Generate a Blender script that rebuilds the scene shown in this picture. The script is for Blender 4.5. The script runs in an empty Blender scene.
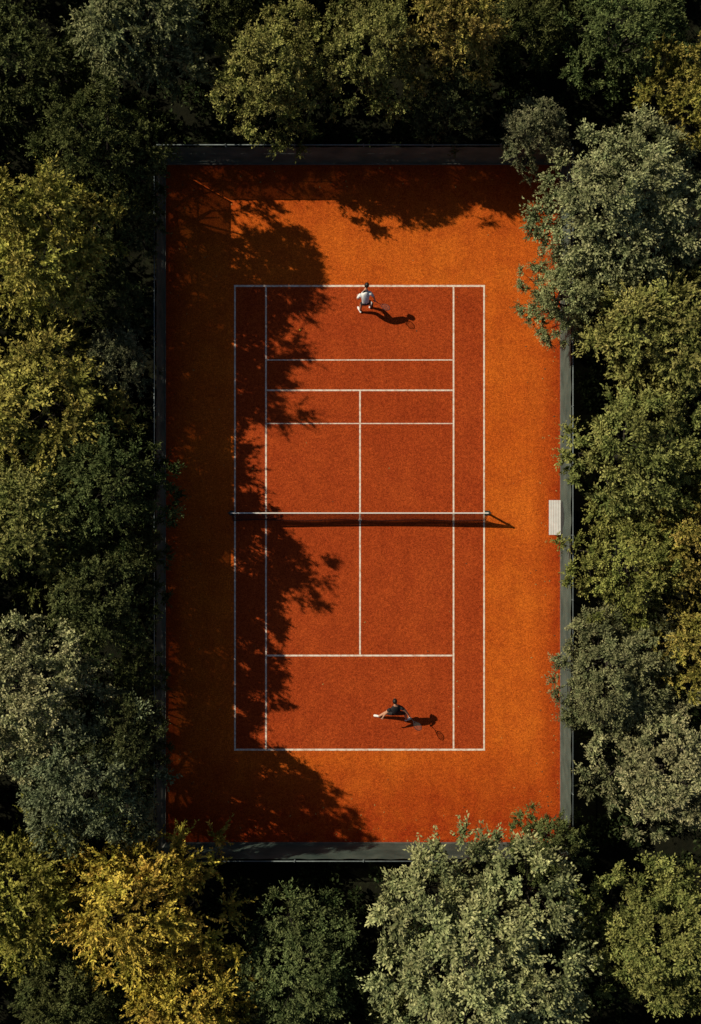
import bpy, math, random
import numpy as np
from mathutils import Vector, Matrix

S = 0.047; CH = 57.0; CX = 350.5; CY = 512.0
def P(px, py, z=0.0):
    k = S*(CH-z)/CH
    return ((px-CX)*k, (CY-py)*k)
scene = bpy.context.scene
COL = scene.collection

# ------------------------------------------------------------------ materials
def newmat(name):
    m = bpy.data.materials.new(name); m.use_nodes = True
    nt = m.node_tree
    return m, nt, nt.nodes["Principled BSDF"], nt.nodes["Material Output"]

def simple(name, col, rough=0.6, metal=0.0, nscale=None, namt=0.25):
    m, nt, b, o = newmat(name)
    b.inputs["Roughness"].default_value = rough
    b.inputs["Metallic"].default_value = metal
    b.inputs["Specular IOR Level"].default_value = 0.3
    tc = nt.nodes.new("ShaderNodeTexCoord")
    n = nt.nodes.new("ShaderNodeTexNoise"); n.inputs["Scale"].default_value = nscale or 12
    n.inputs["Detail"].default_value = 5
    nt.links.new(tc.outputs["Object"], n.inputs["Vector"])
    r = nt.nodes.new("ShaderNodeValToRGB")
    r.color_ramp.elements[0].position = 0.3; r.color_ramp.elements[1].position = 0.7
    a = 1-namt; c2 = 1+namt*0.4
    r.color_ramp.elements[0].color = (col[0]*a, col[1]*a, col[2]*a, 1)
    r.color_ramp.elements[1].color = (min(1,col[0]*c2), min(1,col[1]*c2), min(1,col[2]*c2), 1)
    nt.links.new(n.outputs["Fac"], r.inputs["Fac"])
    nt.links.new(r.outputs["Color"], b.inputs["Base Color"])
    return m

def clay(name, colA, colB, colC, seed=0.0, edge=False):
    m, nt, b, o = newmat(name)
    N = nt.nodes; L = nt.links
    b.inputs["Roughness"].default_value = 0.95
    b.inputs["Specular IOR Level"].default_value = 0.04
    tc = N.new("ShaderNodeTexCoord")
    mp = N.new("ShaderNodeMapping"); mp.inputs["Location"].default_value = (seed, seed*0.7, 0)
    L.new(tc.outputs["Object"], mp.inputs["Vector"])
    def noise(sc, det=6, rough=0.6, vec=None):
        n = N.new("ShaderNodeTexNoise"); n.inputs["Scale"].default_value = sc
        n.inputs["Detail"].default_value = det; n.inputs["Roughness"].default_value = rough
        L.new(vec or mp.outputs["Vector"], n.inputs["Vector"]); return n.outputs["Fac"]
    def ramp(f, p0, p1, c0, c1):
        r = N.new("ShaderNodeValToRGB"); r.color_ramp.elements[0].position = p0; r.color_ramp.elements[1].position = p1
        r.color_ramp.elements[0].color = c0; r.color_ramp.elements[1].color = c1
        L.new(f, r.inputs["Fac"]); return r.outputs["Color"]
    def mix(fac, a, bb, mode='MIX'):
        x = N.new("ShaderNodeMix"); x.data_type = 'RGBA'; x.blend_type = mode
        for sock, v in ((x.inputs[0], fac), (x.inputs[6], a), (x.inputs[7], bb)):
            if hasattr(v, "links"): L.new(v, sock)
            elif isinstance(v, (int, float)): sock.default_value = v
            else: sock.default_value = (*v, 1)
        return x.outputs[2]
    big = ramp(noise(0.22, 4), 0.35, 0.68, (0,0,0,1), (1,1,1,1))
    col = mix(big, colA, colB)
    med = ramp(noise(0.8, 7, 0.68), 0.40, 0.72, (0,0,0,1), (1,1,1,1))
    mm = N.new("ShaderNodeMath"); mm.operation='MULTIPLY'; mm.inputs[1].default_value = 0.75
    L.new(med, mm.inputs[0])
    col = mix(mm.outputs[0], col, colC)
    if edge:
        # clay colour turns redder and darker towards the fence line
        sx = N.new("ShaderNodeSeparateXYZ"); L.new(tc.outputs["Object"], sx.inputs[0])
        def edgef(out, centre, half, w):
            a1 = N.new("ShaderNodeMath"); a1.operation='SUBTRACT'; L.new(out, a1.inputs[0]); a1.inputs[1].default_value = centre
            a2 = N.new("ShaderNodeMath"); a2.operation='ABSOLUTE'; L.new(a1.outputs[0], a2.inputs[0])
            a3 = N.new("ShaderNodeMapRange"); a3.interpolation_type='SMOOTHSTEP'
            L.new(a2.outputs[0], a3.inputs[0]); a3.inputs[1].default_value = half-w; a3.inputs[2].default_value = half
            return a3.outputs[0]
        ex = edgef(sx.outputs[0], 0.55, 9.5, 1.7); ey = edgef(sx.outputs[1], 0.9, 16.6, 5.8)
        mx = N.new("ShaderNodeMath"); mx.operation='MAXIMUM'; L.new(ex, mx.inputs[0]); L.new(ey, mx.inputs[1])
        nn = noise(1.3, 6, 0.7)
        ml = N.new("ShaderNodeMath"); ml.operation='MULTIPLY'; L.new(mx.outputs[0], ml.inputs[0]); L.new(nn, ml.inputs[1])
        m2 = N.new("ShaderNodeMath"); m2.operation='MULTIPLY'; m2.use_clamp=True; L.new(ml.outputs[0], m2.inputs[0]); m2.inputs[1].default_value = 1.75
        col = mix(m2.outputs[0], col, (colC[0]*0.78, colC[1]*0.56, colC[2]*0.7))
    mp2 = N.new("ShaderNodeMapping"); mp2.inputs["Scale"].default_value = (2.2, 0.22, 1); mp2.inputs["Rotation"].default_value=(0,0,0.02); L.new(tc.outputs["Object"], mp2.inputs["Vector"])
    st = ramp(noise(1.0, 6, 0.7, mp2.outputs["Vector"]), 0.3, 0.7, (0.88,0.87,0.87,1), (1.07,1.07,1.07,1))
    col = mix(1.0, col, st, 'MULTIPLY')
    gr = ramp(noise(6.5, 8, 0.9), 0.36, 0.64, (0.60,0.54,0.54,1), (1.30,1.38,1.38,1))
    col = mix(1.0, col, gr, 'MULTIPLY')
    gr2 = ramp(noise(20, 3, 0.85), 0.36, 0.64, (0.58,0.54,0.54,1), (1.38,1.46,1.55,1))
    col = mix(1.0, col, gr2, 'MULTIPLY')
    L.new(col, b.inputs["Base Color"])
    bp = N.new("ShaderNodeBump"); bp.inputs["Strength"].default_value = 0.6; bp.inputs["Distance"].default_value = 0.04
    L.new(noise(10, 8, 0.85), bp.inputs["Height"]); L.new(bp.outputs[0], b.inputs["Normal"])
    return m

M_in  = clay("clay_court_mat", (0.355,0.050,0.0095), (0.395,0.062,0.011), (0.285,0.036,0.008), 3.0)
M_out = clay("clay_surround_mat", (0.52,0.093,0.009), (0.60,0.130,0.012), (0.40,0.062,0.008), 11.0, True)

def paint_mat():
    m, nt, b, o = newmat("line_paint"); N=nt.nodes; L=nt.links
    b.inputs["Roughness"].default_value = 0.8
    tc = N.new("ShaderNodeTexCoord")
    n = N.new("ShaderNodeTexNoise"); n.inputs["Scale"].default_value = 5; n.inputs["Detail"].default_value = 8; n.inputs["Roughness"].default_value=0.75
    L.new(tc.outputs["Object"], n.inputs["Vector"])
    r = N.new("ShaderNodeValToRGB"); r.color_ramp.elements[0].position=0.34; r.color_ramp.elements[1].position=0.56
    r.color_ramp.elements[0].color=(0.46,0.25,0.16,1); r.color_ramp.elements[1].color=(0.76,0.66,0.54,1)
    L.new(n.outputs["Fac"], r.inputs["Fac"]); L.new(r.outputs["Color"], b.inputs["Base Color"])
    return m
M_paint = paint_mat()

def leaf_mat():
    m, nt, b, o = newmat("foliage_mat"); N=nt.nodes; L=nt.links
    N.remove(b); b=N.new("ShaderNodeBsdfDiffuse")
    oi = N.new("ShaderNodeObjectInfo")
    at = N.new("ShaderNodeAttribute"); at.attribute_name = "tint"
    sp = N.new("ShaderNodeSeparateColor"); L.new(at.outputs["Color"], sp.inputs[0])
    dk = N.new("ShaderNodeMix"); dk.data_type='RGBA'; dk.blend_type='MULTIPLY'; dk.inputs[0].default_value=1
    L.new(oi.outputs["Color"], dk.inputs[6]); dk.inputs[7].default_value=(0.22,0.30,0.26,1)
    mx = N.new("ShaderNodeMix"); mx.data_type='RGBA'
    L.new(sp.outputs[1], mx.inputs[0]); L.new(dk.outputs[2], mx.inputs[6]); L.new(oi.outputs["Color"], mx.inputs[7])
    hs = N.new("ShaderNodeHueSaturation")
    mr = N.new("ShaderNodeMapRange"); L.new(sp.outputs[0], mr.inputs[0]); mr.inputs[3].default_value=0.42; mr.inputs[4].default_value=1.6
    mh = N.new("ShaderNodeMapRange"); L.new(sp.outputs[2], mh.inputs[0]); mh.inputs[3].default_value=0.475; mh.inputs[4].default_value=0.52
    L.new(mr.outputs[0], hs.inputs["Value"]); L.new(mh.outputs[0], hs.inputs["Hue"]); L.new(mx.outputs[2], hs.inputs["Color"])
    L.new(hs.outputs[0], b.inputs[0])
    tr = N.new("ShaderNodeBsdfTranslucent"); L.new(hs.outputs[0], tr.inputs[0])
    ms = N.new("ShaderNodeMixShader"); ms.inputs[0].default_value = 0.15
    L.new(b.outputs[0], ms.inputs[1]); L.new(tr.outputs[0], ms.inputs[2]); L.new(ms.outputs[0], o.inputs[0])
    return m
M_leaf = leaf_mat()
M_bark = simple("bark", (0.030,0.024,0.017), 0.9, 0, 6, 0.5)

# ------------------------------------------------------------------ mesh helpers
class MB:
    def __init__(s): s.v=[]; s.f=[]; s.m=[]
    def box(s, c, d, mat=0, rot=0.0):
        b=len(s.v); cr, sr = math.cos(rot), math.sin(rot)
        for z in (-.5,.5):
            for x,y in ((-.5,-.5),(.5,-.5),(.5,.5),(-.5,.5)):
                X=x*d[0]; Y=y*d[1]
                s.v.append((c[0]+X*cr-Y*sr, c[1]+X*sr+Y*cr, c[2]+z*d[2]))
        for q in ((0,3,2,1),(4,5,6,7),(0,1,5,4),(1,2,6,5),(2,3,7,6),(3,0,4,7)):
            s.f.append(tuple(b+i for i in q)); s.m.append(mat)
    def tube(s, pts, rad, sides=8, mat=0, closed=False):
        pts=[Vector(p) for p in pts]; n=len(pts); rings=[]
        up=None
        for i,p in enumerate(pts):
            if closed: t=pts[(i+1)%n]-pts[(i-1)%n]
            else: t=(pts[min(i+1,n-1)]-pts[max(i-1,0)])
            t.normalize()
            if up is None:
                up = Vector((0,0,1)) if abs(t.z)<0.9 else Vector((1,0,0))
            a=t.cross(up); 
            if a.length<1e-4: a=t.orthogonal()
            a.normalize(); bb=a.cross(t); up=bb
            r=rad[i] if hasattr(rad,'__len__') else rad
            base=len(s.v)
            for k in range(sides):
                an=2*math.pi*k/sides
                s.v.append(tuple(p+a*math.cos(an)*r+bb*math.sin(an)*r))
            rings.append(base)
        m = n if closed else n-1
        for i in range(m):
            A=rings[i]; B=rings[(i+1)%n]
            for k in range(sides):
                k2=(k+1)%sides
                s.f.append((A+k,A+k2,B+k2,B+k)); s.m.append(mat)
        if not closed:
            s.f.append(tuple(rings[0]+k for k in range(sides))[::-1]); s.m.append(mat)
            s.f.append(tuple(rings[-1]+k for k in range(sides))); s.m.append(mat)
    def obj(s, name, mats, parent=None, smooth=False, bevel=0):
        me=bpy.data.meshes.new(name); me.from_pydata(s.v,[],s.f)
        for m in mats: me.materials.append(m)
        me.polygons.foreach_set("material_index", s.m)
        if smooth: me.polygons.foreach_set("use_smooth",[True]*len(s.f))
        me.update()
        o=bpy.data.objects.new(name,me); COL.objects.link(o)
        if parent: o.parent=parent
        if bevel:
            bv=o.modifiers.new("bevel",'BEVEL'); bv.width=bevel; bv.segments=2
        return o
def empty(name, loc=(0,0,0)):
    e=bpy.data.objects.new(name,None); e.location=loc; e.empty_display_size=0.5; COL.objects.link(e); return e

def sheet(name, x0,x1,y0,y1,z,mat,parent=None):
    b=MB(); b.v=[(x0,y0,z),(x1,y0,z),(x1,y1,z),(x0,y1,z)]; b.f=[(0,1,2,3)]; b.m=[0]
    return b.obj(name,[mat],parent)

# ------------------------------------------------------------------ ground
def ground_mat():
    m, nt, b, o = newmat("forest_floor"); N=nt.nodes; L=nt.links
    b.inputs["Roughness"].default_value=1; b.inputs["Specular IOR Level"].default_value=0.03
    tc=N.new("ShaderNodeTexCoord"); n=N.new("ShaderNodeTexNoise"); n.inputs["Scale"].default_value=1.3; n.inputs["Detail"].default_value=10; n.inputs["Roughness"].default_value=0.75
    L.new(tc.outputs["Object"],n.inputs["Vector"])
    r=N.new("ShaderNodeValToRGB"); e=r.color_ramp.elements
    e[0].position=0.35; e[0].color=(0.007,0.008,0.005,1); e[1].position=0.7; e[1].color=(0.022,0.028,0.012,1)
    x=e.new(0.52); x.color=(0.012,0.012,0.007,1)
    L.new(n.outputs["Fac"],r.inputs["Fac"]); L.new(r.outputs["Color"],b.inputs["Base Color"])
    bp=N.new("ShaderNodeBump"); bp.inputs["Distance"].default_value=0.1; L.new(n.outputs["Fac"],bp.inputs["Height"]); L.new(bp.outputs[0],b.inputs["Normal"])
    return m
sheet("ground",-400,400,-400,400,0.0,ground_mat())

FX0,FX1 = P(166,0)[0], P(560,0)[0]
FY0,FY1 = P(0,842)[1], P(0,165)[1]
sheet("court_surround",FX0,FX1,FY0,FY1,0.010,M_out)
cx0,cx1=P(234,0)[0],P(485,0)[0]; cy0,cy1=P(0,750)[1],P(0,285)[1]
court=empty("tennis_court",((cx0+cx1)/2,(cy0+cy1)/2,0))
inv=Vector(court.location)
c=sheet("clay_surface",cx0-inv.x,cx1-inv.x,cy0-inv.y,cy1-inv.y,0.014,M_in,court)
LB=MB()
def line(xa,ya,xb,yb,w):
    x0,y0=P(xa,ya); x1,y1=P(xb,yb); z=0.018; w/=2
    if abs(x0-x1)<1e-6: q=[(x0-w,y1,z),(x0+w,y1,z),(x0+w,y0,z),(x0-w,y0,z)]
    else: q=[(x0,y0-w,z),(x1,y0-w,z),(x1,y0+w,z),(x0,y0+w,z)]
    b=len(LB.v); LB.v+= [(a[0]-inv.x,a[1]-inv.y,a[2]) for a in q]; LB.f.append((b,b+1,b+2,b+3)); LB.m.append(0)
W=0.076
line(235,287,235,748.6,W); line(484,287,484,748.6,W)
line(234.1,286,484.9,286,0.088); line(234.1,749.6,484.9,749.6,0.088)
line(266,287.1,266,748.5,W); line(453.5,287.1,453.5,748.5,W)
line(266.9,360,452.6,360,0.052); line(266.9,390.3,452.6,390.3,0.074)
line(266.9,423.5,452.6,423.5,0.048); line(266.9,655.5,452.6,655.5,0.080)
line(360,391.2,360,422.8,W); line(360,424.2,360,654.5,W)
LB.obj("court_lines",[M_paint],court)

# ------------------------------------------------------------------ net
M_netcord=simple("net_cord",(0.012,0.012,0.012),0.8)
M_tape=simple("net_tape",(0.70,0.66,0.60),0.7,0,20,0.15)
M_post=simple("net_post_paint",(0.03,0.045,0.035),0.45)
net=empty("tennis_net",(*P(359,513),0))
nx0=P(232,0)[0]-P(359,0)[0]; nx1=P(487,0)[0]-P(359,0)[0]; L0=nx1-nx0
def topz(x): 
    t=abs((x-(nx0+nx1)/2)/(L0/2)); return 0.98+0.14*t**1.6
def belly(x,f): return -(0.36*math.sin(math.pi*(1-f)*0.55)+0.03*math.sin(x*1.7))*(1-f)**0.5
b=MB()
nv=int(L0/0.05)
for i in range(nv+1):
    x=nx0+0.06+(L0-0.12)*i/nv; zt=topz(x)-0.05
    b.tube([(x,belly(x,k/5)*1.0,0.03+(zt-0.03)*k/5) for k in range(6)],0.0072,3)
for j in range(19):
    f=j/18
    pts=[]
    for i in range(25):
        x=nx0+0.06+(L0-0.12)*i/24; pts.append((x,belly(x,f)+0.003,0.04+f*(topz(x)-0.11)))
    b.tube(pts,0.0072,3)
b.obj("net_mesh",[M_netcord],net)
b=MB()
segs=30
for i in range(segs):
    xa=nx0+0.04+(L0-0.08)*i/segs; xb=nx0+0.04+(L0-0.08)*(i+1)/segs; q=len(b.v)
    for x in (xa,xb):
        z=topz(x)
        for (y,dz) in ((-0.026,-0.05),(-0.026,0.008),(0.026,0.008),(0.026,-0.05)): b.v.append((x,y,z+dz))
    for k in range(4): b.f.append((q+k,q+(k+1)%4,q+4+(k+1)%4,q+4+k)); b.m.append(0)
b.obj("headband",[M_tape],net)
b=MB(); b.tube([(0.05,-.02,0.96),(0.05,-.30,0.5),(0.05,-0.33,0.06)],0.022,4); b.box((0.05,-.33,0.035),(0.14,0.09,0.03)); b.obj("centre_strap",[M_tape],net,bevel=0.003)
for k,x in enumerate((nx0,nx1)):
    b=MB(); b.tube([(x,0,0.0),(x,0,1.12)],0.05,14); b.tube([(x,0,1.12),(x,0,1.15)],[0.06,0.045],14)
    b.box((x,0,0.025),(0.22,0.22,0.02)); b.box((x+(0.07 if k else -0.07),0,0.85),(0.05,0.05,0.12)); b.tube([(x+(0.1 if k else -0.1),0,0.85),(x+(0.16 if k else -0.16),0,0.80)],0.012,6)
    b.obj("net_post_%d"%(k+1),[M_post],net,bevel=0.004)

# ------------------------------------------------------------------ fence
FH=2.8
def fabric_mat():
    m,nt,bb,o=newmat("windscreen_fabric"); N=nt.nodes; L=nt.links
    tc=N.new("ShaderNodeTexCoord"); n=N.new("ShaderNodeTexNoise"); n.inputs["Scale"].default_value=1.2; n.inputs["Detail"].default_value=7
    L.new(tc.outputs["Object"],n.inputs["Vector"])
    r=N.new("ShaderNodeValToRGB"); r.color_ramp.elements[0].position=0.3; r.color_ramp.elements[1].position=0.7
    r.color_ramp.elements[0].color=(0.045,0.070,0.060,1); r.color_ramp.elements[1].color=(0.10,0.13,0.108,1)
    L.new(n.outputs["Fac"],r.inputs["Fac"]); L.new(r.outputs["Color"],bb.inputs["Base Color"])
    bb.inputs["Roughness"].default_value=0.8; bb.inputs["Specular IOR Level"].default_value=0.15
    t=N.new("ShaderNodeBsdfTransparent"); ms=N.new("ShaderNodeMixShader"); ms.inputs[0].default_value=0.10
    L.new(bb.outputs[0],ms.inputs[1]); L.new(t.outputs[0],ms.inputs[2]); L.new(ms.outputs[0],o.inputs[0])
    return m
M_fab=fabric_mat(); M_steel=simple("galvanised_steel",(0.15,0.18,0.18),0.55,0.2,8,0.3); M_conc=simple("concrete",(0.13,0.125,0.11),0.9,0,5,0.4)
fence=empty("windscreen_fence",(0,0,0))
corners=[(FX0,FY0),(FX1,FY0),(FX1,FY1),(FX0,FY1)]
fb=MB(); ps=MB(); kb=MB()
for i in range(4):
    a=Vector((*corners[i],0)); c2=Vector((*corners[(i+1)%4],0)); d=c2-a; Ln=d.length; d.normalize(); nrm=Vector((d.y,-d.x,0))
    np_=max(2,round(Ln/3.0))
    for k in range(np_):
        p=a+d*Ln*k/np_+nrm*0.10
        ps.tube([p,p+Vector((0,0,FH+0.06))],0.035,8,0); ps.tube([p+Vector((0,0,FH+0.06)),p+Vector((0,0,FH+0.1))],[0.045,0.01],8,0)
    for z in (FH,1.45,0.16):
        ps.tube([a+nrm*0.10+Vector((0,0,z)), c2+nrm*0.10+Vector((0,0,z))],0.026,7,0)
    nu=int(Ln/0.2); nvv=9; base=len(fb.v)
    for u in range(nu+1):
        for v in range(nvv+1):
            s=Ln*u/nu; z=0.13+(FH-0.06-0.13)*v/nvv
            off=0.02*math.sin(s*2.1*2)*math.sin(math.pi*v/nvv)+0.015*math.sin(s*5.3+v)+0.02
            if v==nvv: z-=0.03*abs(math.sin(s*math.pi/0.75))
            q=a+d*s+nrm*off; fb.v.append((q.x,q.y,z))
    for u in range(nu):
        for v in range(nvv):
            A=base+u*(nvv+1)+v; fb.f.append((A,A+nvv+1,A+nvv+2,A+1)); fb.m.append(0)
    mid=(a+c2)/2+nrm*0.11
    if abs(d.x)>0.5: kb.box((mid.x,mid.y,0.06),(Ln+0.44,0.22,0.12))
    else: kb.box((mid.x,mid.y,0.06),(0.22,Ln,0.12))
fb.obj("windscreen_fabric",[M_fab],fence,True); ps.obj("posts_and_rails",[M_steel],fence,True); kb.obj("concrete_kerb",[M_conc],fence)

# ------------------------------------------------------------------ bench
M_white=simple("white_painted_wood",(0.62,0.60,0.56),0.55,0,4,0.15)
M_dark=simple("dark_metal",(0.03,0.03,0.03),0.5)
bx,by=P(553.5,517.5)
bench=empty("court_bench",(bx,by,0))
b=MB()
for k in range(5): b.box((-0.235+k*0.112,0,0.45),(0.102,1.62,0.035))
b.obj("seat",[M_white],bench,bevel=0.008)
b=MB()
for k in range(3): b.box((0.285+0.02*k,0,0.60+k*0.13),(0.025,1.5,0.10))
b.obj("backrest",[M_dark],bench,bevel=0.005)
for k,y in enumerate((-0.65,0,0.65)):
    b=MB(); b.box((-0.22,y,0.215),(0.05,0.05,0.43)); b.box((0.2,y,0.215),(0.05,0.05,0.43)); b.box((-0.01,y,0.40),(0.36,0.04,0.05)); b.tube([(0.22,y,0.35),(0.30,y,0.55),(0.352,y,0.93)],0.02,6)
    b.obj("leg_frame_%d"%(k+1),[M_dark],bench,bevel=0.004)

# ------------------------------------------------------------------ trees
def tree_mesh(name, seed, nl=7, nclump=90, ntw=15, nlf=26, ll=0.17, lw=0.075, tl=0.75, spiky=0.0, R=3.3, H=8.0):
    rng=np.random.default_rng(seed); tb=MB()
    lobes=[(0,0,H*0.60,R*0.60,H*0.30)]
    for i in range(nl):
        an=2*math.pi*(i+rng.uniform(-.3,.3))/nl; lr=R*rng.uniform(0.25,0.40); rd=R*rng.uniform(0.95,1.1)-lr
        lobes.append((rd*math.cos(an),rd*math.sin(an),H*rng.uniform(0.38,0.66),lr,lr*rng.uniform(0.8,1.2)))
    for i in range(max(3,nl//2+1)):
        an=rng.uniform(0,6.28); rd=R*rng.uniform(0.15,0.48); lr=R*rng.uniform(0.23,0.34)
        lobes.append((rd*math.cos(an),rd*math.sin(an),H*rng.uniform(0.72,0.86),lr,lr))
    lean=rng.uniform(-.25,.25,2)
    tr=[(0,0,-0.1),(lean[0]*.3,lean[1]*.3,H*0.15),(lean[0]*.7,lean[1]*.7,H*0.3),(lean[0],lean[1],H*0.46),(lean[0]*.8,lean[1]*.8,H*0.6)]
    tb.tube(tr,[0.27,0.19,0.165,0.12,0.04],9)
    for (x,y,z,r,rz) in lobes[1:]:
        z0=min(z*0.55,H*0.45); sx,sy=lean[0]*z0/(H*.46),lean[1]*z0/(H*.46)
        m=((sx+x)/2+rng.uniform(-.2,.2),(sy+y)/2+rng.uniform(-.2,.2),(z0+z)/2-0.45)
        tb.tube([(sx,sy,z0),m,(x,y,z-0.35*r)],[0.08,0.05,0.025],6)
    vols=np.array([l[3]**2 for l in lobes]); vols[0]*=1.7; pr=vols/vols.sum()
    cen=[];nor=[];crad=[]
    tries=0
    while len(cen)<nclump and tries<nclump*40:
        tries+=1
        k=rng.choice(len(lobes),p=pr); x,y,z,r,rz=lobes[k]
        d=rng.normal(size=3); d/=np.linalg.norm(d)
        if d[2]<-0.25: continue
        f=rng.uniform(0.72,1.08)
        p=np.array([x+d[0]*r*f,y+d[1]*r*f,z+d[2]*rz*f])
        ins=False
        for j,(a,bb,cc,q,qz) in enumerate(lobes):
            if j!=k and ((p[0]-a)/q)**2+((p[1]-bb)/q)**2+((p[2]-cc)/qz)**2<0.38: ins=True;break
        # keep clumps apart so that each reads as its own tuft
        if not ins and any(((p-c0)**2).sum()<(0.36*tl/0.6)**2 for c0 in cen): ins=rng.random()<0.85
        if ins: continue
        cen.append(p); nor.append(d); crad.append(rng.uniform(0.65,1.3))
        if rng.random()<0.4: tb.tube([(x,y,z-0.35*r),tuple((np.array([x,y,z-.2*r])+p)/2+rng.uniform(-.08,.08,3)),tuple(p)],[0.02,0.014,0.006],3)
    cen=np.array(cen);nor=np.array(nor);crad=np.array(crad); nc=len(cen)
    td=rng.normal(size=(nc,ntw,3)); td/=np.linalg.norm(td,axis=2,keepdims=True)
    td=td+nor[:,None,:]*0.6+np.array([0,0,0.30]); td/=np.linalg.norm(td,axis=2,keepdims=True)
    tlen=tl*crad[:,None]*rng.uniform(0.55,1.25+spiky*0.5,size=(nc,ntw))
    t=np.linspace(0.12,1.0,nlf)[None,None,:]+rng.uniform(-0.03,0.03,size=(nc,ntw,nlf))
    pos=cen[:,None,None,:]+td[:,:,None,:]*(tlen[:,:,None]*t)[...,None]
    pos[...,2]-=0.16*(t**2)*tlen[:,:,None]
    pos+=rng.normal(size=pos.shape)*(0.022+0.03*(1-spiky))
    side=rng.normal(size=pos.shape); tdd=np.broadcast_to(td[:,:,None,:],pos.shape)
    ld=tdd*0.85+side*0.5; ld/=np.linalg.norm(ld,axis=-1,keepdims=True)
    nn=rng.normal(size=pos.shape)*0.36+np.array([0,0,0.35])+nor[:,None,None,:]*0.7+tdd*0.6
    w=np.cross(ld,nn); w/=np.linalg.norm(w,axis=-1,keepdims=True)+1e-9
    s=rng.uniform(0.6,1.3,size=pos.shape[:-1])*(1.15-0.45*t)
    l=ld*(ll*s)[...,None]; wd=w*(lw*0.5*s)[...,None]
    q=np.stack([pos,pos+l*0.45+wd,pos+l,pos+l*0.45-wd],axis=-2).reshape(-1,3)
    nq=len(q)//4
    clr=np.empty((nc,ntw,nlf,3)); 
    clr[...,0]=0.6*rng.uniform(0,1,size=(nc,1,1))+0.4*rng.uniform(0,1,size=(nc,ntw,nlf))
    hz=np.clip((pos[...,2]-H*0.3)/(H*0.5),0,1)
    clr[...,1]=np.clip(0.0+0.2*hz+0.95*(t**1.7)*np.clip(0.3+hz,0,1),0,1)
    clr[...,2]=0.6*rng.uniform(0,1,size=(nc,1,1))+0.4*rng.uniform(0,1,size=(nc,ntw,nlf))
    clr=np.repeat(clr.reshape(-1,3),4,axis=0)
    tv=np.array(tb.v); nt=len(tv)
    me=bpy.data.meshes.new(name)
    tfs=tb.f; tl_=[len(f) for f in tfs]
    V=np.vstack([tv,q]); me.vertices.add(len(V)); me.vertices.foreach_set("co",V.astype(np.float32).ravel())
    loops=np.concatenate([np.concatenate([np.array(f) for f in tfs]), np.arange(nt,nt+4*nq)])
    me.loops.add(len(loops)); me.loops.foreach_set("vertex_index",loops.astype(np.int32))
    sizes=np.concatenate([np.array(tl_),np.full(nq,4)]); starts=np.concatenate([[0],np.cumsum(sizes)[:-1]])
    me.polygons.add(len(sizes)); me.polygons.foreach_set("loop_start",starts.astype(np.int32))
    me.materials.append(M_bark); me.materials.append(M_leaf)
    mi=np.concatenate([np.zeros(len(tl_)),np.ones(nq)]).astype(np.int32); me.polygons.foreach_set("material_index",mi)
    me.update(calc_edges=True)
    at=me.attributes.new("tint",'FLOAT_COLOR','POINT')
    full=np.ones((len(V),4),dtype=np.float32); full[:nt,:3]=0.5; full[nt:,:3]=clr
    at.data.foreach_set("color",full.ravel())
    return me

protos={
 'a':tree_mesh("tree_mesh_a",1,8,125,13,18,0.19,0.085,0.58,0.3),
 'b':tree_mesh("tree_mesh_b",2,9,135,13,18,0.18,0.080,0.55,0.3),
 'c':tree_mesh("tree_mesh_c",3,7,115,12,22,0.20,0.088,0.68,0.7),
 'y':tree_mesh("tree_mesh_y",4,9,85,12,26,0.21,0.092,0.84,1.0),
 'z':tree_mesh("tree_mesh_z",5,8,96,12,25,0.20,0.090,0.78,1.0),
 'g':tree_mesh("tree_mesh_g",6,11,240,14,15,0.15,0.075,0.44,0.4),
 'h':tree_mesh("tree_mesh_h",7,10,185,13,16,0.16,0.078,0.48,0.3),
}
Y=(0.60,0.46,0.085); OY=(0.39,0.345,0.075); OR=(0.37,0.30,0.075); O=(0.29,0.285,0.08); G=(0.37,0.365,0.165); GB=(0.22,0.23,0.112); D=(0.105,0.12,0.043); DG=(0.15,0.17,0.056)
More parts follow.
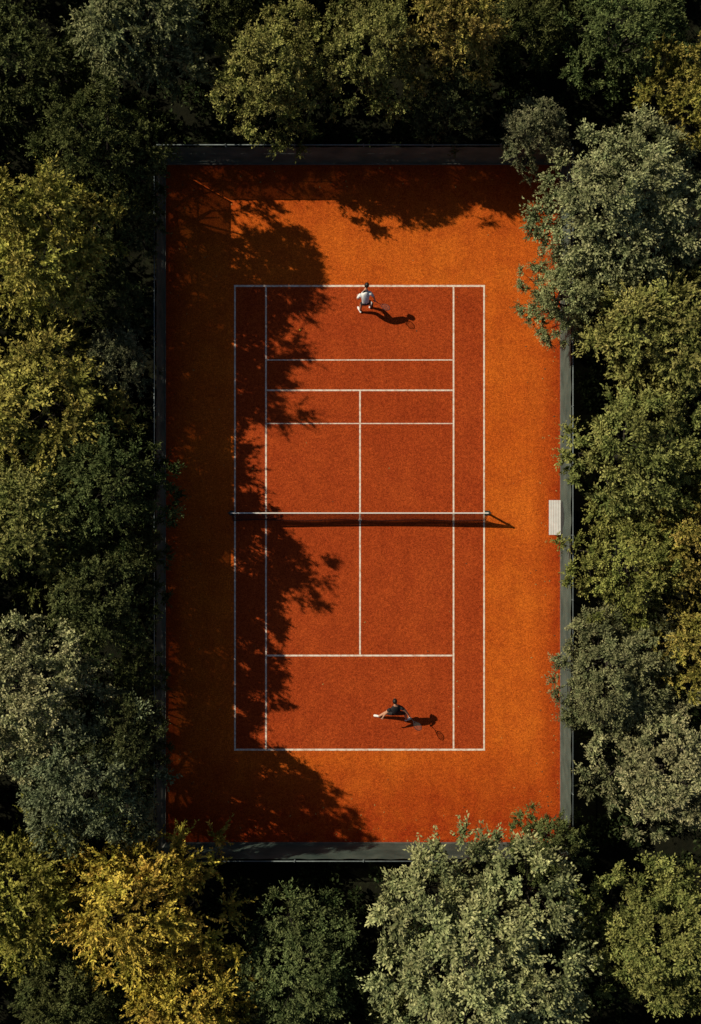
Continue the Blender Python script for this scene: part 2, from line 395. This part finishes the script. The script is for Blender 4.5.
T=[ # px,py,rpx,height,color,proto,name
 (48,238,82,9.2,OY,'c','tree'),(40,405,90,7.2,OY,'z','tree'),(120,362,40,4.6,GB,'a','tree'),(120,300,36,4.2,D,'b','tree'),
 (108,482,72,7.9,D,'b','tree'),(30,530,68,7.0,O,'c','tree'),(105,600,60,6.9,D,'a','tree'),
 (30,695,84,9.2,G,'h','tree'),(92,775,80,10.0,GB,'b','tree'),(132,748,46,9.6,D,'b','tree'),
 (134,232,34,5.6,D,'b','tree'),(138,555,34,5.6,D,'a','tree'),(138,672,32,5.0,D,'b','tree'),
 (145,908,86,8.3,Y,'y','tree'),(195,990,66,7.6,Y,'y','tree'),(20,890,76,7.5,OY,'z','tree'),(70,985,60,6.0,D,'a','tree'),
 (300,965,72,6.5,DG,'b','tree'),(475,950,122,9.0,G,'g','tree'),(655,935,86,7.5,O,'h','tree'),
 (548,845,44,4.4,DG,'a','tree'),(668,765,80,7.6,G,'h','tree'),(612,668,68,6.8,GB,'g','tree'),
 (628,560,64,7.5,O,'b','tree'),(695,545,60,8.0,OR,'z','tree'),(640,452,78,8.4,O,'a','tree'),
 (660,345,80,8.6,O,'c','tree'),(565,296,52,6.5,G,'h','tree'),(628,205,92,9.0,G,'g','tree'),
 (535,138,40,5.6,GB,'a','tree'),(700,90,60,9.0,OR,'c','tree'),(625,35,62,7.5,DG,'b','tree'),
 (530,25,50,5.5,D,'a','tree'),(445,35,58,7.8,OR,'c','tree'),(372,55,58,8.6,O,'b','tree'),(276,76,68,7.6,O,'h','tree'),
 (150,28,74,7.5,GB,'c','tree'),(20,75,66,6.5,D,'z','tree'),(102,152,66,8.8,D,'b','tree'),
 (700,650,50,8.0,OR,'y','tree'),(400,1000,40,4.0,D,'a','tree'),(700,470,40,7.5,O,'a','tree'),
 (230,-10,50,6.0,D,'a','tree'),(450,105,40,5.6,D,'b','tree')]
rr=random.Random(11)
def place(px,py,rp,h,col,proto,name,world=False):
    zc=h*0.58
    if world: x,y,R=px,py,rp
    else:
        x,y=P(px,py,zc); R=rp*S*(CH-zc)/CH
    o=bpy.data.objects.new(name,protos[proto]); COL.objects.link(o)
    o.location=(x,y,0); k=R/3.5; o.scale=(k,k*rr.uniform(.94,1.06),h/8.0)
    o.rotation_euler=(0,0,rr.uniform(0,6.28))
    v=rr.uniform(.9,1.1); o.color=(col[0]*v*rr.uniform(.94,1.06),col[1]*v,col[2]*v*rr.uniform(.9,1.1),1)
    return (x,y)
pl=[place(*t) for t in T]
for ring,(hx,hy,n) in enumerate(((20,27,26),(27,34,30))):
    for i in range(n):
        a=2*math.pi*(i+rr.uniform(-.3,.3))/n
        ca,sa=math.cos(a),math.sin(a); q=1/max(abs(ca)/hx,abs(sa)/hy)
        x=ca*q+rr.uniform(-1,1); y=sa*q+rr.uniform(-1,1)
        if any((x-p[0])**2+(y-p[1])**2<2.8**2 for p in pl): continue
        pl.append(place(x,y,rr.uniform(3,4.2),rr.uniform(6.5,9),rr.choice([OY,O,O,G,GB,DG,D]),rr.choice('abchzg'),'tree',True))

def undergrowth():
    rng=np.random.default_rng(9); pts=[]
    while len(pts)<1100:
        x=rng.uniform(-20,20); y=rng.uniform(-27,27)
        if FX0-0.9<x<FX1+0.9 and FY0-0.9<y<FY1+0.9: continue
        pts.append((x,y,rng.uniform(0.15,1.1)))
    c=np.array(pts); nc=len(c); nl=80
    d=rng.normal(size=(nc,nl,3)); d/=np.linalg.norm(d,axis=2,keepdims=True); d[...,2]=abs(d[...,2])
    r=rng.uniform(0.3,0.8,size=(nc,1,1))*rng.uniform(0.4,1,size=(nc,nl,1))
    pos=c[:,None,:]*np.array([1,1,0.6])+d*r
    ld=rng.normal(size=pos.shape)+d; ld/=np.linalg.norm(ld,axis=-1,keepdims=True)
    w=np.cross(ld,rng.normal(size=pos.shape)*.6+np.array([0,0,1])); w/=np.linalg.norm(w,axis=-1,keepdims=True)
    s=rng.uniform(.6,1.3,size=(nc,nl,1)); l=ld*0.22*s; wd=w*0.055*s
    q=np.stack([pos,pos+l*.45+wd,pos+l,pos+l*.45-wd],axis=-2).reshape(-1,3); nq=len(q)//4
    me=bpy.data.meshes.new("undergrowth"); me.vertices.add(len(q)); me.vertices.foreach_set("co",q.astype(np.float32).ravel())
    me.loops.add(len(q)); me.loops.foreach_set("vertex_index",np.arange(len(q),dtype=np.int32))
    me.polygons.add(nq); me.polygons.foreach_set("loop_start",np.arange(0,4*nq,4,dtype=np.int32)); me.materials.append(M_leaf); me.update(calc_edges=True)
    at=me.attributes.new("tint",'FLOAT_COLOR','POINT'); cl=np.ones((nq,4),dtype=np.float32); cl[:,:3]=rng.uniform(0,1,size=(nq,3))
    at.data.foreach_set("color",np.repeat(cl,4,axis=0).ravel())
    o=bpy.data.objects.new("undergrowth",me); o.color=(0.045,0.058,0.022,1); COL.objects.link(o)
undergrowth()

b=MB(); rg=random.Random(21)
for i in range(300):
    if rg.random()<0.6:
        x=rg.choice([FX0+abs(rg.gauss(0,1.3)), FX1-abs(rg.gauss(0,0.7))]); y=rg.uniform(FY0,FY1)
    else: x=rg.uniform(FX0,FX1); y=rg.choice([FY0+abs(rg.gauss(0,1.0)),FY1-abs(rg.gauss(0,1.5)),rg.uniform(FY0,FY1)])
    if not(FX0+.05<x<FX1-.05 and FY0+.05<y<FY1-.05): continue
    a=rg.uniform(0,6.28); l=rg.uniform(.025,.06); w=l*.5; q=len(b.v)
    for (u,v,z) in ((-l,0,.0),(0,w,.012),(l,0,.004),(0,-w,.01)):
        b.v.append((x+u*math.cos(a)-v*math.sin(a),y+u*math.sin(a)+v*math.cos(a),0.022+z))
    b.f.append((q,q+1,q+2,q+3)); b.m.append(rg.choice([0,0,1]))
b.obj("fallen_leaves",[simple("dry_leaf",(0.42,0.24,0.07),.8),simple("brown_leaf",(0.10,0.05,0.02),.8)])

# ------------------------------------------------------------------ people
def skin_mesh(name, joints, edges, radii, mats, bonemat, root, parent, sub=2):
    names=list(joints); idx={n:i for i,n in enumerate(names)}
    me=bpy.data.meshes.new(name+"_sk"); me.from_pydata([joints[n] for n in names],[(idx[a],idx[c]) for a,c in edges],[])
    o=bpy.data.objects.new(name+"_sk",me); COL.objects.link(o)
    md=o.modifiers.new("skin",'SKIN'); md.use_smooth_shade=True; md.branch_smoothing=0.6
    for n in names:
        r=radii[n]; r=r if isinstance(r,tuple) else (r,r)
        sv=me.skin_vertices[0].data[idx[n]]; sv.radius=r; sv.use_root=(n==root)
    sd=o.modifiers.new("sub",'SUBSURF'); sd.levels=sub; sd.render_levels=sub
    dg=bpy.context.evaluated_depsgraph_get(); dg.update()
    nm=bpy.data.meshes.new_from_object(o.evaluated_get(dg)); nm.name=name
    bpy.data.objects.remove(o)
    nm.materials.clear()
    for m in mats: nm.materials.append(m)
    J={n:Vector(joints[n]) for n in names}
    for p in nm.polygons:
        best=1e9;bm=0
        for a,c in edges:
            A,B=J[a],J[c]; ab=B-A; t=max(0,min(1,(p.center-A).dot(ab)/ab.length_squared)); dd=(p.center-(A+ab*t)).length
            if dd<best:
                best=dd; v=bonemat.get((a,c),0)
                bm = v if isinstance(v,int) else (v[0] if t<v[2] else v[1])
        p.material_index=bm; p.use_smooth=True
    ob=bpy.data.objects.new(name,nm); COL.objects.link(ob); ob.parent=parent
    return ob

def hand(name, wrist, direc, palmn, curl, side, mat, parent):
    d=Vector(direc).normalized(); n=Vector(palmn); n=(n-d*n.dot(d)).normalized(); s=d.cross(n)*side
    W=Vector(wrist); J={'w':W-d*0.01,'p':W+d*0.045}; E=[('w','p')]; Rr={'w':(.027,.022),'p':(.034,.018)}
    for k,(off,ln) in enumerate(((-.030,.070),(-.010,.082),(.011,.076),(.031,.060))):
        pr='p'; pos=W+d*0.088+s*off; J['m%d'%k]=pos; E.append((pr,'m%d'%k)); Rr['m%d'%k]=.0105
        pr='m%d'%k; ang=0
        for q,fr in enumerate((.45,.32,.23)):
            ang+=curl; dr=d*math.cos(ang)+n*math.sin(ang); pos=pos+dr*ln*fr; nm='f%d%d'%(k,q); J[nm]=pos; E.append((pr,nm)); Rr[nm]=.0095-.001*q; pr=nm
    pos=W+d*0.03-s*0.034; J['t0']=pos; E.append(('p','t0')); Rr['t0']=.013
    for q,ln in enumerate((.034,.026)):
        dr=(d*.75-s*(.75-.5*q)+n*(.25+curl*.5)).normalized(); pos=pos+dr*ln; J['t%d'%(q+1)]=pos; E.append(('t%d'%q,'t%d'%(q+1))); Rr['t%d'%(q+1)]=.0105-.001*q
    return skin_mesh(name,J,E,Rr,[mat],{},'p',parent,1)

def head(parent, c, fwd, up, mskin, mhair, mdark):
    f=Vector(fwd).normalized(); u=Vector(up); u=(u-f*u.dot(f)).normalized(); r=f.cross(u)
    M=Matrix((( r.x,f.x,u.x,c[0]),(r.y,f.y,u.y,c[1]),(r.z,f.z,u.z,c[2]),(0,0,0,1)))
    def sph(name, loc, rad, mat, fn=None, seg=24, ring=16, cut=None):
        bm=MB(); 
        for i in range(ring+1):
            th=math.pi*i/ring
            for k in range(seg):
                ph=2*math.pi*k/seg; v=Vector((math.sin(th)*math.cos(ph),math.sin(th)*math.sin(ph),math.cos(th)))
                if fn: v=fn(v)
                p=Vector(loc)+Vector((v.x*rad[0],v.y*rad[1],v.z*rad[2])); bm.v.append(tuple(M@p))
        for i in range(ring):
            for k in range(seg):
                if cut and not cut(i/ring,2*math.pi*k/seg): continue
                a=i*seg+k; a2=i*seg+(k+1)%seg; bm.f.append((a,a+seg,a2+seg,a2)); bm.m.append(0)
        return bm.obj(name,[mat],parent,True)
    def skull(v):
        v=v.copy()
        if v.z<0: k=1+v.z*0.30; v.x*=k; v.y*= (1+v.z*0.12) if v.y>0 else (1+v.z*0.35)
        if v.y>0.75 : v.y*=0.95
        if v.y>0.7 and abs(v.x)<0.25 and -0.45<v.z<0.05: v.y+=0.16*(1-abs(v.x)*4)*(1-abs(v.z+.25)*3)
        return v
    sph("head",(0,0,0),(.077,.098,.118),mskin,skull)
    def hs(v):
        v=v.copy(); n=1+.03*math.sin(v.x*17)*math.sin(v.y*13+v.z*11); return v*n
    sph("hair",(0,-0.008,.014),(.090,.110,.120),mhair,hs,cut=lambda t,ph: t<(0.38 if math.sin(ph)>0.45 else 0.72))
    for sx,nm in ((-1,"ear_l"),(1,"ear_r")):
        sph(nm,(sx*.081,-.005,-.01),(.010,.018,.030),mskin,seg=10,ring=8)
        sph("eye"+nm[3:],(sx*.031,.087,.004),(.012,.010,.008),mdark,seg=10,ring=8)
    sph("nose",(0,.102,-.022),(.012,.018,.022),mskin,seg=10,ring=8)
    sph("mouth",(0,.088,-.062),(.024,.010,.006),mdark,seg=10,ring=6)

def racket(parent, grip, direc, nrm, mframe, mstr, mgrip):
    d=Vector(direc).normalized(); n=Vector(nrm); n=(n-d*n.dot(d)).normalized(); s=d.cross(n); g=Vector(grip)
    b=MB(); b.tube([g-d*.10,g+d*.13],[.017,.015],8,1); 
    c=g+d*.48; a1,b1=.165,.125
    loop=[c+d*a1*math.cos(t)+s*b1*math.sin(t) for t in [2*math.pi*i/28 for i in range(28)]]
    b.tube(loop,.011,6,0,closed=True)
    b.tube([g+d*.13,g+d*.22,c-d*a1*.80+s*b1*.60],.010,6,0); b.tube([g+d*.22,c-d*a1*.80-s*b1*.60],.010,6,0)
    for i in range(-7,8):
        x=i/8; h=math.sqrt(1-x*x)
        b.tube([c+s*b1*x-d*a1*h,c+s*b1*x+d*a1*h],.0018,3,2); b.tube([c+d*a1*x-s*b1*h+n*.003,c+d*a1*x+s*b1*h+n*.003],.0018,3,2)
    return b.obj("tennis_racket",[mframe,mgrip,mstr],parent)

M_skin=simple("skin",(0.50,0.27,0.17),.55,0,30,.1); M_hair=simple("dark_hair",(0.015,0.011,0.009),.5,0,60,.3)
M_wsh=simple("white_shirt_cloth",(0.74,0.74,0.72),.85,0,14,.08); M_bsh=simple("black_cloth",(0.014,0.014,0.016),.85,0,14,.2)
M_shoe=simple("white_shoe",(0.75,0.74,0.72),.6,0,20,.1); M_eye=simple("eye_dark",(0.03,0.02,0.02),.3)
M_str=simple("racket_string",(0.10,0.10,0.09),.5); M_frm=simple("racket_frame",(0.03,0.03,0.035),.35)

def build_person(name, px, py, J, toes, shirt, shorts, rdir, rn, headf, scale, slv=.62, short=.7):
    x,y=P(px,py); root=empty(name,(x,y,0.018))
    E=[('pel','sp'),('sp','ch'),('ch','nk'),('nk','hd'),
       ('ch','shl'),('shl','ell'),('ell','wrl'),('ch','shr'),('shr','elr'),('elr','wrr'),
       ('pel','hpl'),('hpl','knl'),('knl','anl'),('pel','hpr'),('hpr','knr'),('knr','anr')]
    Rr={'pel':.150,'sp':.148,'ch':.175,'nk':.060,'hd':.052,'shl':.092,'shr':.092,'ell':.050,'elr':.050,'wrl':.029,'wrr':.029,
        'hpl':.108,'hpr':.108,'knl':.070,'knr':.070,'anl':.040,'anr':.040}
    bmats={('pel','sp'):(2,1,.30),('sp','ch'):1,('ch','nk'):(1,0,.75),('ch','shl'):1,('ch','shr'):1,('shl','ell'):(1,0,slv),('shr','elr'):(1,0,slv),
           ('pel','hpl'):2,('pel','hpr'):2,('hpl','knl'):(2,0,short),('hpr','knr'):(2,0,short)}
    skin_mesh("body",J,E,Rr,[M_skin,shirt,shorts],bmats,'pel',root)
    V={k:Vector(v) for k,v in J.items()}
    nk,hd=V['nk'],V['hd']; up=(hd-nk).normalized()
    head(root,tuple(hd+up*.085+Vector(headf).normalized()*.02),headf,up,M_skin,M_hair,M_eye)
    for sd,tdir in zip('lr',toes):
        a=V['an'+sd]; t=Vector((tdir[0],tdir[1],0)).normalized(); g=Vector((a.x,a.y,0)); z0=a.z-.085
        side=Vector((-t.y,t.x,0)); b=MB(); prof=[(-.075,.030,.075),(-.03,.040,.10),(.03,.042,.085),(.10,.050,.055),(.16,.046,.042),(.195,.022,.028)]
        rings=[]
        for (u,w,h) in prof:
            q=len(b.v); rings.append(q)
            for k in range(8):
                an=2*math.pi*k/8; yy=math.cos(an)*w; zz=(math.sin(an)*.5+.5)*h
                p=g+t*u+side*yy+Vector((0,0,z0+zz+.004)); b.v.append(tuple(p))
        for i in range(len(prof)-1):
            for k in range(8): b.f.append((rings[i]+k,rings[i]+(k+1)%8,rings[i+1]+(k+1)%8,rings[i+1]+k)); b.m.append(0)
        b.f.append(tuple(range(rings[0],rings[0]+8))); b.m.append(0); b.f.append(tuple(range(rings[-1],rings[-1]+8))); b.m.append(0)
        b.obj("shoe_"+sd,[M_shoe],root,True)
    for sd,curl in (('r',1.15),('l',.35)):
        d=(V['wr'+sd]-V['el'+sd]).normalized(); n=Vector((0,0,-1)) if sd=='l' else Vector(rn)
        hand("hand_"+sd,tuple(V['wr'+sd]),tuple(d),tuple(n),curl,1 if sd=='r' else -1,M_skin,root)
    d=(V['wrr']-V['elr']).normalized(); n=Vector(rn); n=(n-d*n.dot(d)).normalized()
    racket(root,tuple(V['wrr']+d*.085+n*.028),rdir,(0.3,0.2,1),M_frm,M_str,M_dark)
    root.scale=(scale,)*3
    return root

# far player: white shirt, leaning forward
J1={'pel':(0,-.10,.93),'sp':(-.02,.04,1.09),'ch':(-.03,.20,1.27),'nk':(-.01,.36,1.45),'hd':(.01,.42,1.52),
 'shl':(-.21,.20,1.31),'ell':(-.33,.04,1.11),'wrl':(-.30,.20,.94),'shr':(.16,.26,1.33),'elr':(.30,.12,1.16),'wrr':(.36,.02,.96),
 'hpl':(-.095,-.11,.89),'knl':(-.16,-.02,.50),'anl':(-.22,-.24,.085),'hpr':(.095,-.10,.89),'knr':(.15,.08,.48),'anr':(.18,-.06,.085)}
build_person("tennis_player",365.5,305,J1,((-.5,1),(.35,1)),M_wsh,M_bsh,(.62,-.35,.05),(-.5,.3,-.3),(0,.9,-.25),1.18,.75,.85)
# near player: black kit, wide low lunge
J2={'pel':(.0,-.04,.74),'sp':(-.03,.08,.90),'ch':(-.05,.22,1.07),'nk':(-.07,.37,1.22),'hd':(-.08,.43,1.28),
 'shl':(-.25,.19,1.10),'ell':(-.42,.00,.96),'wrl':(-.52,-.18,.80),'shr':(.14,.25,1.12),'elr':(.33,.08,.98),'wrr':(.45,-.10,.82),
 'hpl':(-.095,-.05,.70),'knl':(-.40,-.06,.47),'anl':(-.66,-.26,.085),'hpr':(.095,-.04,.70),'knr':(.32,-.08,.44),'anr':(.40,-.40,.085)}
build_person("tennis_player",396,709,J2,((-.9,.1),(.8,.3)),M_bsh,M_bsh,(.55,-.65,.1),(-.5,.3,-.3),(-.1,.9,-.15),1.24,.45,.9)

bpy.ops.mesh.primitive_uv_sphere_add(segments=16,ring_count=10,radius=.034,location=(*P(300,330),.052))
o=bpy.context.object; o.name="tennis_ball"; o.data.materials.append(simple("tennis_felt",(0.55,0.65,0.08),.95))

# ------------------------------------------------------------------ light, sky, camera
AZ=math.radians(29); EL=math.radians(38)
d=Vector((math.cos(AZ)*math.cos(EL),-math.sin(AZ)*math.cos(EL),-math.sin(EL)))
sl=bpy.data.lights.new("sun",'SUN'); sl.energy=5.0; sl.angle=math.radians(.5); sl.color=(1,.91,.73)
so=bpy.data.objects.new("sun",sl); so.rotation_euler=d.to_track_quat('-Z','Y').to_euler(); so.location=(-40,20,40); COL.objects.link(so)
w=bpy.data.worlds.new("World"); scene.world=w; w.use_nodes=True; nt=w.node_tree
bg=nt.nodes["Background"]; sk=nt.nodes.new("ShaderNodeTexSky"); sk.sky_type='NISHITA'; sk.sun_disc=False
sk.sun_elevation=EL; sk.sun_rotation=math.atan2(-d.x,-d.y); bg.inputs[1].default_value=.05
nt.links.new(sk.outputs[0],bg.inputs[0])
cam=bpy.data.cameras.new("camera"); co=bpy.data.objects.new("camera",cam); COL.objects.link(co)
co.location=(0,0,CH); co.rotation_euler=(0,0,0)
cam.sensor_fit='VERTICAL'; cam.sensor_height=24; cam.lens=24*CH/(1024*S); cam.clip_end=2000
scene.camera=co
scene.view_settings.view_transform='Standard'; scene.view_settings.look='None'; scene.view_settings.exposure=0
